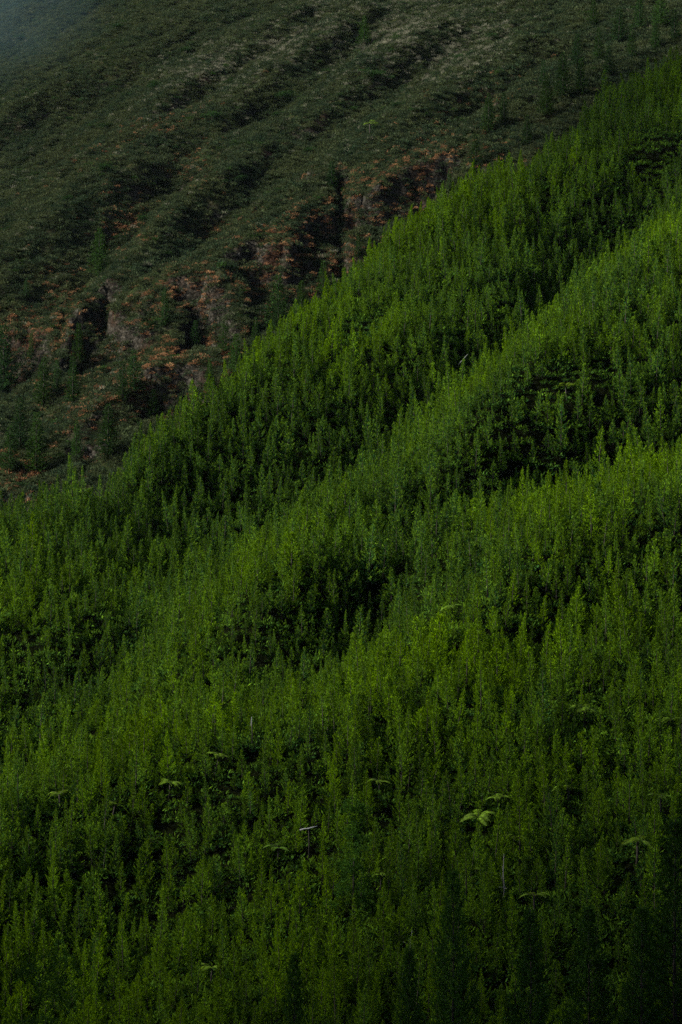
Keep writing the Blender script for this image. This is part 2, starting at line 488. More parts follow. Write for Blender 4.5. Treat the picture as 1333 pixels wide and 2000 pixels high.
# ------------------------------------------------------------------ plant meshes
class Leaves:
    """collects leaf blades (rhombi) and wood tubes into one mesh"""

    def __init__(self, rng):
        self.rng = rng; self.P = []; self.D = []; self.Lg = []; self.W = []; self.T = []
        self.tv = []; self.tf = []

    def leaf(self, p, d, l, w, tip=0.0):
        self.P.append(p); self.D.append(d); self.Lg.append(l); self.W.append(w); self.T.append(tip)

    def tube(self, pts, rad, sides=5):
        base = len(self.tv)
        n = len(pts)
        for k, (p, r) in enumerate(zip(pts, rad)):
            a = np.array(pts[min(k + 1, n - 1)]) - np.array(pts[max(k - 1, 0)])
            a = a / (np.linalg.norm(a) + 1e-9)
            s = np.cross(a, [0.3, 0.9, 0.1]); s /= np.linalg.norm(s) + 1e-9
            t = np.cross(a, s)
            for j in range(sides):
                th = 2 * math.pi * j / sides
                self.tv.append(tuple(np.array(p) + r * (math.cos(th) * s + math.sin(th) * t)))
        for k in range(n - 1):
            for j in range(sides):
                a0 = base + k * sides + j; a1 = base + k * sides + (j + 1) % sides
                self.tf.append((a0, a1, a1 + sides, a0 + sides))
        self.tf.append(tuple(base + (n - 1) * sides + j for j in range(sides)))
        self.tf.append(tuple(base + j for j in reversed(range(sides))))

    def leaf_arrays(self):
        P = np.array(self.P); D = np.array(self.D); Lg = np.array(self.Lg)[:, None]; W = np.array(self.W)[:, None]
        D /= np.linalg.norm(D, axis=1, keepdims=True) + 1e-9
        rv = self.rng.normal(size=D.shape)
        S = np.cross(D, rv); S /= np.linalg.norm(S, axis=1, keepdims=True) + 1e-9
        Nn = np.cross(S, D)
        v = np.stack([P, P + D * Lg * 0.45 + S * W * 0.5 + Nn * W * 0.12, P + D * Lg - Nn * W * 0.1, P + D * Lg * 0.45 - S * W * 0.5 + Nn * W * 0.12], 1)
        return v.reshape(-1, 3)

    def mesh(self, name, mats, wood=True, leaves=True):
        me = bpy.data.meshes.new(name)
        lv = self.leaf_arrays() if (leaves and self.P) else np.zeros((0, 3))
        nl = len(lv) // 4
        tv = np.array(self.tv).reshape(-1, 3) if wood else np.zeros((0, 3))
        V = np.vstack([lv, tv])
        me.vertices.add(len(V)); me.vertices.foreach_set('co', V.ravel().astype(np.float32))
        faces = [len(f) for f in self.tf] if wood else []
        loops = np.concatenate([np.arange(nl * 4)] + ([np.concatenate([np.array(f) for f in self.tf]) + nl * 4] if faces else [])).astype(np.int32)
        sizes = np.array([4] * nl + faces, np.int32)
        me.loops.add(len(loops)); me.loops.foreach_set('vertex_index', loops)
        me.polygons.add(len(sizes)); me.polygons.foreach_set('loop_start', (np.cumsum(sizes) - sizes).astype(np.int32))
        for m in mats:
            me.materials.append(m)
        if wood and leaves and len(mats) > 1:
            me.polygons.foreach_set('material_index', np.array([0] * nl + [1] * len(faces), np.int32))
        a = me.attributes.new('tip', 'FLOAT', 'POINT')
        t = np.concatenate([np.repeat(np.array(self.T), 4) if nl else [], np.zeros(len(tv))])
        a.data.foreach_set('value', t.astype(np.float32))
        a = me.attributes.new('leafvar', 'FLOAT', 'POINT')
        t = np.concatenate([np.repeat(self.rng.random(nl), 4), np.full(len(tv), 0.5)])
        a.data.foreach_set('value', t.astype(np.float32))
        me.update()
        return me


def feathery(seed, H=7.0, Rr=1.55, branches=60, leaf=0.36, fine=1.0, top=0.42, lean=0.0, spread=1.0, multi=1):
    """young slender tree: upswept plumes of small leaves around a thin stem, ending in a spire"""
    rng = np.random.default_rng(seed)
    g = Leaves(rng)
    for s in range(multi):
        ox, oy = (0, 0) if s == 0 else rng.normal(0, 0.55, 2)
        Hs = H * (1 if s == 0 else rng.uniform(0.62, 0.85))
        bend = rng.normal(0, 0.25, 2)

        def stem(t):
            return np.array([ox + bend[0] * t * t + lean * t, oy + bend[1] * t * t, Hs * t])
        g.tube([stem(t) for t in (0, 0.3, 0.6, 0.85, 1.0)], [0.09, 0.075, 0.05, 0.03, 0.012])
        nb = int(branches * (1 if s == 0 else 0.7) / max(1, multi) ** 0.35)
        for i in range(nb):
            t = 0.08 + 0.90 * ((i + rng.random()) / nb) ** 0.9
            az = i * 2.399 + rng.normal(0, 0.5)
            prof = (1 - t) ** top * (0.6 + 0.4 * min(1, t * 5))
            L_ = Rr * (Hs / H) * prof * rng.uniform(0.6, 1.35) * spread + 0.10
            el0 = R(rng.uniform(10, 40) + 30 * t)
            p = stem(t).copy()
            d = np.array([math.cos(az) * math.cos(el0), math.sin(az) * math.cos(el0), math.sin(el0)])
            side = np.cross(d, [0, 0, 1.0]); side /= np.linalg.norm(side) + 1e-9
            nseg = max(3, int(L_ / (0.17 / fine))); st = L_ / nseg
            for k in range(nseg):
                q = (k + 1) / nseg
                d2 = d + np.array([0, 0, 0.35 * q]); d2 /= np.linalg.norm(d2)
                p = p + d2 * st
                if q < 0.35 and L_ > 0.7:
                    continue
                wd_ = 0.26 * (1.15 - q) + 0.06
                for sg in (-1, 1):
                    dd = d2 * 0.7 + side * sg * rng.uniform(0.4, 1.0) + rng.normal(0, 0.2, 3) + np.array([0, 0, 0.35])
                    g.leaf(p + side * sg * wd_ * rng.random() + np.array([0, 0, rng.uniform(-0.12, 0.08)]), dd, leaf * rng.uniform(0.7, 1.3) / fine ** 0.7, leaf * 0.36 * rng.uniform(0.7, 1.2) / fine ** 0.6, q * q)
                if rng.random() < 0.7:
                    g.leaf(p, d2 + rng.normal(0, 0.3, 3) + np.array([0, 0, 0.6]), leaf * 1.0 / fine ** 0.7, leaf * 0.32 / fine ** 0.6, q)
            g.leaf(p, d2 + np.array([0, 0, 0.4]), leaf * 1.2, leaf * 0.3, 1.0)
        # spire shoot
        for k in range(int(9 * fine)):
            t = 0.90 + 0.17 * k / (9 * fine)
            for j in range(3):
                az = rng.uniform(0, 6.283)
                g.leaf(stem(t), np.array([math.cos(az) * 0.6, math.sin(az) * 0.6, 0.8]), leaf * 0.95 * (1.25 - 0.95 * k / (9 * fine)), leaf * 0.24, 0.9)
    return g


def cedar(seed, H=14.0, Rr=3.3, branches=130, leaf=0.6, top=0.75, droop=0.25):
    rng = np.random.default_rng(seed)
    g = Leaves(rng)
    g.tube([(0, 0, 0), (0, 0, H * 0.4), (0.05, 0, H * 0.8), (0, 0, H)], [0.26, 0.20, 0.09, 0.02], 6)
    for i in range(branches):
        t = 0.04 + 0.95 * (i + rng.random()) / branches
        az = i * 2.399 + rng.normal(0, 0.3)
        L_ = Rr * (1 - t) ** top * rng.uniform(0.7, 1.15) + 0.2
        d = np.array([math.cos(az), math.sin(az), 0.25 + 0.5 * t])
        side = np.array([-math.sin(az), math.cos(az), 0])
        p = np.array([0, 0, H * t])
        nseg = max(2, int(L_ / 0.30)); st = L_ / nseg
        for k in range(nseg):
            q = (k + 1) / nseg
            d2 = d + np.array([0, 0, -droop * q + 0.35 * q * q]) + rng.normal(0, 0.08, 3); d2 /= np.linalg.norm(d2)
            p = p + d2 * st
            for sg in (-1, 1, 0):
                dd = d2 * 0.8 + side * sg * 0.7 + rng.normal(0, 0.3, 3)
                g.leaf(p + rng.normal(0, 0.1, 3), dd, leaf * rng.uniform(0.6, 1.2), leaf * 0.38 * rng.uniform(0.7, 1.2), q * q * 0.8)
    return g


def pine(seed, H=17.0, Rr=4.3):
    rng = np.random.default_rng(seed)
    g = Leaves(rng)
    g.tube([(0, 0, 0), (0.1, 0, H * 0.35), (0.0, 0.1, H * 0.7), (0, 0, H)], [0.20, 0.14, 0.08, 0.02], 6)
    nw = 28
    for wv in range(nw):
        t = 0.12 + 0.86 * (wv + 0.3 * rng.random()) / nw
        for j in range(6):
            az = j * 1.047 + wv * 0.7 + rng.normal(0, 0.25)
            L_ = Rr * (1 - t) ** 0.8 * rng.uniform(0.65, 1.15) + 0.25
            d = np.array([math.cos(az), math.sin(az), 0.35 + 0.7 * t])
            p = np.array([0, 0, H * t]); nseg = max(2, int(L_ / 0.36)); st = L_ / nseg
            pts = [p]
            for k in range(nseg):
                q = (k + 1) / nseg
                d2 = d + np.array([0, 0, -0.2 * q + 0.45 * q * q]) + rng.normal(0, 0.10, 3); d2 /= np.linalg.norm(d2)
                p = p + d2 * st; pts.append(p)
                if q > 0.25:
                    for m in range(13):
                        dd = d2 * 0.9 + rng.normal(0, 0.55, 3) + np.array([0, 0, 0.15])
                        g.leaf(p + rng.normal(0, 0.06, 3), dd, rng.uniform(0.30, 0.5), 0.085, q * 0.6)
            if wv % 2 == 0:
                g.tube(pts[::max(1, nseg // 2)], [0.035, 0.02, 0.008, 0.006][:len(pts[::max(1, nseg // 2)])], 3)
    return g


def fern(seed, Hs=2.6, fr=2.5, n=8):
    """tree fern: short trunk, rosette of arching pinnate fronds. returns trunk, list of fronds"""
    rng = np.random.default_rng(seed)
    tr = Leaves(rng)
    tr.tube([(0, 0, 0), (0.06, 0, Hs * 0.5), (0, 0, Hs)], [0.16, 0.12, 0.13], 7)
    fronds = []
    for i in range(n):
        g = Leaves(rng)
        az = i * 6.283 / n + rng.normal(0, 0.28)
        o = np.array([math.cos(az), math.sin(az), 0]); side = np.array([-math.sin(az), math.cos(az), 0])
        Lf = fr * rng.uniform(0.8, 1.12); lift = rng.uniform(0.45, 1.15)
        ns = 20; pts = []
        for k in range(ns + 1):
            q = k / ns
            pts.append(np.array([0, 0, Hs]) + o * Lf * (q * 0.95 - 0.05 * q * q) + np.array([0, 0, Lf * (lift * q - (0.22 + lift * 0.72) * q * q)]))
        g.tube(pts[::4], [0.03, 0.025, 0.02, 0.015, 0.01, 0.006][:len(pts[::4])], 3)
        for k in range(3, ns + 1):
            q = k / ns
            ll = Lf * 0.27 * math.sin(math.pi * min(1, 0.12 + q * 0.92)) ** 0.7 * rng.uniform(0.9, 1.1) + 0.03
            ax = pts[k] - pts[k - 1]; ax /= np.linalg.norm(ax)
            for sg in (-1, 1):
                g.leaf(pts[k], side * sg + ax * 0.45 + np.array([0, 0, -0.15]), ll, Lf / ns * 1.35, q * 0.6)
        fronds.append(g)
    return tr, fronds


def leaf_up(g):
    """fern pinnae lie in the frond's plane: face them upwards"""
    P = np.array(g.P); D = np.array(g.D); Lg = np.array(g.Lg)[:, None]; W = np.array(g.W)[:, None]
    D /= np.linalg.norm(D, axis=1, keepdims=True)
    S = np.cross(D, np.tile([0.0, 0, 1.0], (len(D), 1))); S /= np.linalg.norm(S, axis=1, keepdims=True) + 1e-9
    v = np.stack([P, P + D * Lg * 0.35 + S * W * 0.5, P + D * Lg - np.array([0, 0, 0.06]), P + D * Lg * 0.35 - S * W * 0.5], 1)
    g.leaf_arrays = lambda: v.reshape(-1, 3)
    return g


def clump(seed, Rr=0.9, Hh=0.8, n=70, leaf=0.32, up=0.5, width=0.4):
    rng = np.random.default_rng(seed)
    g = Leaves(rng)
    for i in range(n):
        a = rng.uniform(0, 6.283); r = Rr * math.sqrt(rng.random()) * 0.95
        top = Hh * math.sqrt(max(0.02, 1 - (r / Rr) ** 2))
        p = np.array([math.cos(a) * r, math.sin(a) * r, top * rng.uniform(0.35, 1.0)])
        d = np.array([math.cos(a) * r / Rr, math.sin(a) * r / Rr, up]) + rng.normal(0, 0.45, 3)
        g.leaf(p, d, leaf * rng.uniform(0.6, 1.3), leaf * width * rng.uniform(0.7, 1.2), p[2] / Hh)
    return g


def bush(seed, Rr=2.5, Hh=2.6, n=900, leaf=0.34):
    rng = np.random.default_rng(seed)
    g = Leaves(rng)
    g.tube([(0, 0, -0.3), (0.1, 0, Hh * 0.5)], [0.16, 0.08], 5)
    nl_ = 11 if Hh < 2 * Rr else 34
    lobes = []
    for _ in range(nl_):
        hz = rng.uniform(0.12, 0.86)
        sp_ = Rr * 0.46 * (1 if nl_ == 11 else math.sqrt(max(0.1, 1 - hz * hz * 0.95)))
        lobes.append((rng.normal(0, sp_), rng.normal(0, sp_), Hh * (hz if nl_ > 11 else 0.2 + hz * 0.55), Rr * rng.uniform(0.28, 0.5)))
    for i in range(n):
        lx, ly, lz, lr = lobes[rng.integers(len(lobes))]
        d = rng.normal(size=3); d /= np.linalg.norm(d)
        if d[2] < -0.3:
            d[2] *= -1
        p = np.array([lx, ly, lz]) + d * lr * rng.uniform(0.6, 1.05)
        g.leaf(p, d + rng.normal(0, 0.5, 3), leaf * rng.uniform(0.6, 1.3), leaf * 0.42, max(0, d[2]) * 0.7)
    return g


# feathery tree library ------------------------------------------------
SPEC = [  # seed, H, R, branches, spread, multi, top exponent
    (1, 7.6, 1.9, 62, 1.0, 1, 1.10), (2, 6.2, 1.8, 52, 1.1, 1, 0.95), (3, 9.0, 2.1, 74, 1.0, 1, 1.15), (4, 4.8, 1.5, 46, 1.1, 2, 0.75),
    (5, 7.2, 1.5, 58, 0.9, 1, 1.05), (6, 6.4, 2.1, 58, 1.1, 2, 0.90), (7, 8.2, 1.75, 66, 1.0, 1, 1.2), (8, 5.0, 1.6, 46, 1.1, 2, 0.80)]
far_lib = bpy.data.collections.new('young_tree_kinds')     # sources of the mass behind, not part of the scene
far_H = []
for sd, H_, r_, b_, sp_, mu_, tp_ in SPEC:
    g = feathery(sd, H_, r_, b_, 0.34, 1.25, tp_, 0.0, sp_, mu_)
    ob = bpy.data.objects.new('young_tree', g.mesh('young_tree', [M_LEAF, M_BARK]))
    far_lib.objects.link(ob); far_H.append(H_)
near_lib = []
for sd, H_, r_, b_, sp_, mu_, tp_ in SPEC:
    g = feathery(sd + 40, H_, r_, int(b_ * 1.15), 0.33, 1.7, tp_, 0.0, sp_, mu_)
    near_lib.append((g.mesh('crown', [M_LEAF], wood=False), g.mesh('trunk', [M_BARK], leaves=False), H_))


def gn_scatter(name, P, rot, scl, idx, tint, coll):
    me = bpy.data.meshes.new(name)
    me.vertices.add(len(P)); me.vertices.foreach_set('co', np.asarray(P, np.float32).ravel())
    for nm, ty, arr, key in (('rot', 'FLOAT_VECTOR', rot, 'vector'), ('scl', 'FLOAT_VECTOR', scl, 'vector'), ('idx', 'INT', idx, 'value'), ('tint', 'FLOAT', tint, 'value')):
        a = me.attributes.new(nm, ty, 'POINT')
        a.data.foreach_set(key, np.asarray(arr, np.int32 if ty == 'INT' else np.float32).ravel())
    ob = bpy.data.objects.new(name, me); COL.objects.link(ob)
    ng = bpy.data.node_groups.new(name, 'GeometryNodeTree')
    ng.interface.new_socket('Geometry', in_out='INPUT', socket_type='NodeSocketGeometry')
    ng.interface.new_socket('Geometry', in_out='OUTPUT', socket_type='NodeSocketGeometry')
    N, L = ng.nodes.new, ng.links.new
    gi, go = N('NodeGroupInput'), N('NodeGroupOutput')
    ci = N('GeometryNodeCollectionInfo'); ci.inputs['Collection'].default_value = coll
    ci.inputs['Separate Children'].default_value = True; ci.inputs['Reset Children'].default_value = True
    ip = N('GeometryNodeInstanceOnPoints'); ip.inputs['Pick Instance'].default_value = True

    def at(nm, ty):
        n = N('GeometryNodeInputNamedAttribute'); n.data_type = ty; n.inputs['Name'].default_value = nm
        return n.outputs['Attribute']
    L(gi.outputs[0], ip.inputs['Points']); L(ci.outputs[0], ip.inputs['Instance'])
    L(at('idx', 'INT'), ip.inputs['Instance Index'])
    er = N('FunctionNodeEulerToRotation'); L(at('rot', 'FLOAT_VECTOR'), er.inputs[0]); L(er.outputs[0], ip.inputs['Rotation'])
    L(at('scl', 'FLOAT_VECTOR'), ip.inputs['Scale']); L(ip.outputs[0], go.inputs[0])
    md = ob.modifiers.new('scatter', 'NODES'); md.node_group = ng
    return ob


def make_coll(name, meshes):
    c = bpy.data.collections.new(name)
    for m in meshes:
        c.objects.link(bpy.data.objects.new(m.name, m))
    return c


# ------------------------------------------------------------------ landmarks placed first (they clear room for themselves)
clear = []      # (x, y, radius) no young trees here


def empty(name, loc, rz=0.0):
    o = bpy.data.objects.new(name, None)
    o.empty_display_size = 0.5
    COL.objects.link(o); o.location = loc; o.rotation_euler = (0, 0, rz)
    return o


def child(name, me, parent, tint):
    o = bpy.data.objects.new(name, me); COL.objects.link(o); o.parent = parent; o['tint'] = float(tint)
    return o


def tag(o, label, cat, group=None):
    o['label'] = label; o['category'] = cat
    if group:
        o['group'] = group


LAND = []       # (px, py, short phrase) used in the labels of the trees around

# tree ferns ------------------------------------------------------------
fern_lib = []
for sd in (3, 5, 8):
    tr, frs = fern(sd)
    fern_lib.append((tr.mesh('trunk', [M_BARK], leaves=False), [leaf_up(f).mesh('frond', [M_FERN, M_BARK]) for f in frs]))
FERNS = [  # photo px, py of the rosette, scale, tint, label, phrase for neighbours (or None)
    (1243, 1655, 1.15, 1.0, 'brightest pale tree fern, spreading alone at the lower right edge of the slope', 'brightest pale tree fern at lower right'),
    (940, 1603, 1.05, 0.8, 'pale tree fern with two raised arching fronds, left of the trio at lower right', 'pale fern with two raised fronds'),
    (972, 1565, 0.75, 0.6, 'small tree fern holding one upright pale frond, above the two-frond fern', 'small upright fern'),
    (1005, 1640, 0.85, 0.5, 'low green tree fern just below and right of the two-frond fern', 'low green fern right of centre'),
    (1112, 1550, 0.85, 0.3, 'dim tree fern with fanned fronds under tall dark trees at right', 'dim fanned tree fern'),
    (1292, 1562, 0.8, 0.3, 'dim tree fern beside the right edge, above the brightest fern', 'dim fern by the right edge'),
    (1045, 1756, 0.9, 0.6, 'flat pale tree fern on the dark lower slope at right, above the tall pine', 'flat pale fern above the pine'),
    (412, 1900, 0.95, 0.9, 'light tree fern among dark trees near the bottom edge', 'light fern near the bottom edge'),
    (330, 1547, 0.8, 0.7, 'small upright pale tree fern on the lower left slope', 'small pale fern on the lower left'),
    (118, 1556, 0.9, 0.8, 'flat yellow-green tree fern on the far lower left', 'flat fern at far left'),
    (217, 1582, 0.7, 0.6, 'little tree fern between the two other ferns of the lower left slope', 'little fern at lower left'),
    (742, 1538, 0.75, 0.7, 'small bright tree fern beside a round dark tree, low in the middle', 'small bright fern low in the middle'),
    (925, 1708, 0.6, 0.6, 'tiny pale tree fern left of the grey dead stem', 'tiny fern by the dead stem'),
    (743, 1714, 0.55, 0.6, 'tiny green tree fern on the dark lower slope, left of the grey dead stem', 'tiny fern on the dark lower slope'),
    (545, 1668, 0.8, 0.0, 'dark tree fern just below the white fallen log', 'dark fern below the fallen log'),
    (1140, 1390, 0.8, 0.6, 'pale tree fern half hidden among sunlit trees on the middle right slope', 'half hidden pale fern at middle right'),
    (1310, 1415, 0.8, 0.3, 'green tree fern near the right edge on the middle slope', 'green fern by the right edge'),
    (890, 1190, 0.8, 0.2, 'green tree fern in the dark hollow below the two middle spurs', None),
    (420, 1478, 0.8, 1.0, 'yellow-green tree fern on the bright knoll at lower left of centre', 'yellow-green fern on the knoll'),
    (1108, 755, 0.8, 0.6, 'pale tree fern on the open stony patch of the upper right spur', None),
    (723, 243, 1.5, 0.3, 'lone spreading tree fern on the heath below the ridge top', None),
    (1000, 312, 0.8, 0.4, 'tree fern in the upper gully beside the forest edge', None),
]
for i, (px, py, sc, ti, lab, ph) in enumerate(FERNS):
    lift = 3.1 * max(0.85, sc)
    x, y, z = meet(px, py, lift)
    s = sc * random.uniform(1.0, 1.15)
    e = empty('tree_fern', (x, y, z - 0.1)); e.scale = (s, s, lift / 2.6)
    tag(e, lab, 'tree fern', 'tree ferns among the trees')
    e.rotation_euler = (random.uniform(-0.05, 0.28), random.uniform(-0.2, 0.2), random.uniform(0, 6.28))
    trm, frm = fern_lib[i % 3]
    frm = random.sample(frm, random.choice([5, 6, 7, 8]))
    child('trunk', trm, e, ti)
    for f in frm:
        child('frond', f, e, ti)
    clear.append((x, y, 1.6 * sc)); clear.append((x * (y - 2.3) / y, y - 2.3, 1.5 * sc)); clear.append((x * (y - 4.3) / y, y - 4.3, 1.0 * sc))
    if ph:
        LAND.append((px, py, ph))

# bleached logs and dead stems -------------------------------------------


def log_mesh(name, pts, rad, twigs=3, seed=0):
    rng = np.random.default_rng(seed)
    g = Leaves(rng)
    g.tube(pts, rad, 8)
    for k in range(twigs):
        t = rng.uniform(0.3, 0.9)
        j = int(t * (len(pts) - 1)); p = np.array(pts[j]); d = rng.normal(size=3) * 0.5 + (0, 0, 0.3)
        g.tube([p, p + d * 0.6, p + d * 1.1], [rad[j] * 0.4, rad[j] * 0.25, 0.01], 5)
    return g.mesh(name, [M_BLEACH], leaves=False)


for (px, py, dx, dz, L_, lab, ph) in [
        (905, 703, 0.55, 0.62, 2.9, 'white fallen trunk leaning up to the right on the upper forest slope', None),
        (603, 1633, 0.95, 0.22, 2.4, 'white fallen log lying almost level among low trees', 'white fallen log low in the middle'),
        (492, 1424, 0.02, 1.0, 1.3, 'short upright white dead stub on the bright knoll', 'short white stub')]:
    x, y, z = meet(px, py, 4.6)
    pts = [(0, 0, 0)]
    c = np.array([dx, -0.15, dz]); c /= np.linalg.norm(c)
    q = [tuple(c * L_ * (t - 0.5) + np.array([0, 0, 0.04 * math.sin(9 * t)])) for t in (0, .25, .5, .75, 1)]
    me_ = log_mesh('fallen_log', q, [0.11, 0.11, 0.10, 0.08, 0.04], 0, int(px))
    o = bpy.data.objects.new('fallen_log' if dx > 0.1 else 'dead_tree', me_); COL.objects.link(o)
    o.location = (x, y, z + 4.6)
    # a thin leaning snag carries it: modelled as one piece with the log
    tag(o, lab, 'dead wood')
    g = Leaves(np.random.default_rng(1)); g.tube([(0, 0, -4.8), (0.1, 0, -2), (0, 0, 0)], [0.1, 0.08, 0.07], 6)
    st = g.mesh('stem', [M_BARK], leaves=False); child('stem', st, o, 0.5)
    clear.append((x, y, 1.3)); clear.append((x * (y - 2.5) / y, y - 2.5, 1.2)); clear.append((x * (y - 4.5) / y, y - 4.5, 1.1))
    if ph:
        LAND.append((px, py, ph))
for px, py, Hh, lab, ph in [(984, 1705, 4.4, 'thin grey dead stem standing on the dark lower slope', 'thin grey dead stem'),
                            (802, 1832, 3.2, 'crooked grey dead stem low in the middle of the slope', 'crooked grey dead stem')]:
    x, y, z = meet(px, py, 3.5)
    pts = [(0, 0, 0), (0.1, 0, Hh * .3), (-0.05, 0, Hh * .6), (0.2 if px < 900 else 0.05, 0, Hh)]
    o = bpy.data.objects.new('dead_tree', log_mesh('dead_tree', [np.array(p) for p in pts], [0.10, 0.08, 0.06, 0.02], 5, int(px))); COL.objects.link(o)
    o.data.materials.clear(); o.data.materials.append(bark_mat('grey_deadwood', (0.16, 0.15, 0.14), (0.34, 0.33, 0.31)))
    o.location = (x, y, z - 0.1 + 0.8)
    o.location.z = z - 0.1; o.scale = (1, 1, 1.35)
    tag(o, lab, 'dead stem')
    clear.append((x, y, 1.2)); clear.append((x * (y - 2.5) / y, y - 2.5, 1.2))
    LAND.append((px, py, ph))

# dark cedars on and below the far flank ----------------------------------
cedar_lib = []
for sd, H_, r_ in ((21, 14, 3.0), (22, 14, 3.8), (23, 14, 2.5)):
    g = cedar(sd, H_, r_)
    cedar_lib.append((g.mesh('crown', [M_CEDAR], wood=False), g.mesh('trunk', [M_BARK], leaves=False)))
CEDARS = [  # base px, base py, height in photo px, kind, label
    (195, 545, 90, 1, 'dark cedar at the head of the red gully left of the rocky spur'),
    (154, 718, 80, 0, 'pointed dark cedar under the grey rock face at left'),
    (72, 925, 110, 0, 'tall narrow cedar standing free near the forest edge at left'),
    (40, 880, 95, 1, 'broad dark cedar left of the tall free-standing one'),
    (143, 792, 85, 2, 'slim pale-topped cedar between rocks at left'),
    (86, 800, 90, 0, 'bushy cedar above the tall free-standing one'),
    (112, 770, 60, 2, 'small slim cedar squeezed behind the bushy one at left'),
    (8, 770, 125, 1, 'very dark broad cedar cut by the left edge'),
    (20, 930, 85, 1, 'dark cedar low against the left edge, above the red bank'),
    (212, 895, 95, 1, 'dark cedar right behind the forest edge below the rocky knoll'),
    (240, 790, 75, 2, 'slender cedar on the rocky knoll among red bracken'),
    (262, 770, 80, 1, 'broad cedar right of the slender one on the rocky knoll'),
    (322, 642, 70, 2, 'small cedar at the foot of the grey cliff, beside pale bracken'),
    (382, 680, 50, 1, 'low dark cedar on the ledge right of the grey cliff'),
    (440, 690, 65, 1, 'round dark cedar on the ledge over the red slope'),
    (462, 735, 75, 1, 'dark cedar wedged behind the forest edge right of the red slope'),
    (500, 680, 55, 0, 'small dark cedar between the two big ones by the forest edge'),
    (545, 650, 105, 1, 'largest broad dark cedar below the cliffs in the middle'),
    (590, 625, 70, 1, 'dark cedar at the right shoulder of the largest one'),
    (632, 580, 65, 0, 'narrow dark cedar left of the deep black cleft'),
    (648, 375, 52, 1, 'small dark cedar on the ridge over the deep black cleft'),
    (712, 92, 55, 1, 'lone conical cedar high on the open heath'),
    (955, 265, 75, 0, 'left cedar of the dark clump in the upper gully'),
    (985, 250, 60, 2, 'slim cedar in the dark clump of the upper gully'),
    (1068, 235, 75, 1, 'broad dark cedar above the forest edge at upper right'),
    (1100, 195, 85, 1, 'tallest dark cedar in the upper right clump'),
    (1135, 190, 70, 0, 'dark cedar touching the forest edge at upper right'),
    (1062, 170, 50, 2, 'small cedar on top of the upper right clump'),
    (1128, 130, 60, 1, 'dark cedar below the top edge where the gully ends'),
    (1210, 85, 65, 1, 'dark cedar at the top of the slope, left of the highest pair'),
    (1250, 62, 65, 0, 'left one of the highest pair of cedars at upper right'),
    (1290, 55, 70, 1, 'right one of the highest pair of cedars at upper right'),
    (930, 330, 60, 0, 'dark cedar behind the forest edge below the upper gully clump'),
    (878, 378, 45, 2, 'small dark cedar behind the forest edge by the red cliff'),
    (1170, 120, 60, 0, 'slim cedar left of the highest clump at upper right'),
    (1190, 150, 55, 1, 'bushy cedar just above the bright forest edge at upper right'),
    (1235, 112, 60, 2, 'thin cedar below the highest pair at upper right'),
    (1280, 100, 55, 1, 'broad cedar under the right one of the highest pair'),
    (1318, 82, 60, 0, 'cedar nearest the right edge of the photo at the top'),
    (1160, 50, 50, 1, 'dark cedar touching the top edge left of the highest pair'),
    (1030, 285, 55, 0, 'cedar at the forest edge right of the upper gully'),
    (700, 505, 45, 2, 'small cedar half behind the forest edge right of the cleft'),
    (410, 765, 55, 0, 'cedar half behind the forest edge under the red slope'),
    (300, 825, 60, 1, 'broad cedar half behind the forest edge at lower left'),
    (150, 900, 70, 2, 'slim cedar right of the tall free-standing one'),
    (62, 705, 50, 2, 'small slim cedar under the dark rocks near the left edge'),
    (52, 590, 40, 0, 'little cedar on the brown heath near the left edge'),
]
for px, py, hp, k, lab in CEDARS:
    x, y, z = meet(px, py)
    u, v = uv(px, py)
    if crest_sd(np.array([x]), np.array([y]))[0] > -12:      # its foot is hidden by the forest edge: stand it on the flank behind
        yc = np.arange(300, 900, 1.0)
        y0 = float(yc[np.argmax(crest_sd(u * yc, yc) < -14)])
        x, y, z = meet(px, py, 0.0, y0)
    Hh = hp * y / F * 1.08
    e = empty('dark_cedar', (x, y, z - 0.3), random.uniform(0, 6.28)); s = Hh / 14
    e.scale = (s * random.uniform(0.9, 1.1), s * random.uniform(0.9, 1.1), s)
    tag(e, lab, 'cedar', 'dark cedars on the rocky slope')
    cm, tm = cedar_lib[k]
    ti = random.random()
    child('crown', cm, e, ti); child('trunk', tm, e, ti)

# dark round shrubs on the heath -------------------------------------------
bush_lib = [bush(31).copy if False else bush(s_) for s_ in (31, 32, 33)]
bush_mesh = [(b.mesh('crown', [M_CEDAR], wood=False), b.mesh('trunk', [M_BARK], leaves=False)) for b in bush_lib]
SHRUBS = [
    (232, 58, 30, 'dark shrub high on the heath below the mist'), (365, 108, 38, 'wide dark shrub on the upper heath, left of the pale grass'),
    (38, 78, 24, 'small dark shrub near the misty top left corner'), (414, 242, 40, 'round dark shrub on the reddish heath'),
    (555, 205, 56, 'largest blue-green shrub on the open heath'), (205, 255, 34, 'dark shrub in the gully left of the reddish heath'),
    (208, 338, 40, 'round black-green shrub on the left spur'), (130, 396, 30, 'dark shrub on the lower left spur'),
    (303, 178, 32, 'faint dark shrub left of the round one on the reddish heath'), (540, 232, 28, 'small shrub below the largest blue-green one'),
    (140, 238, 22, 'small dark shrub on the far left heath'), (960, 78, 34, 'dark shrub among pale grass near the top'),
    (285, 440, 40, 'dark shrub in the red gully right of the cedar'), (465, 357, 30, 'dark shrub on the middle spur'),
    (222, 180, 24, 'dim shrub on the upper left heath'), (778, 215, 30, 'dark shrub on the brown heath right of the lone fern'),
    (895, 118, 26, 'dark shrub below the pale grass at upper right'), (20, 452, 24, 'small dark shrub by the left edge on the lower heath'),
    (735, 160, 44, 'bushy dark shrub under the lone conical cedar'), (600, 300, 26, 'dark shrub on the crest of the brown spur'),
]
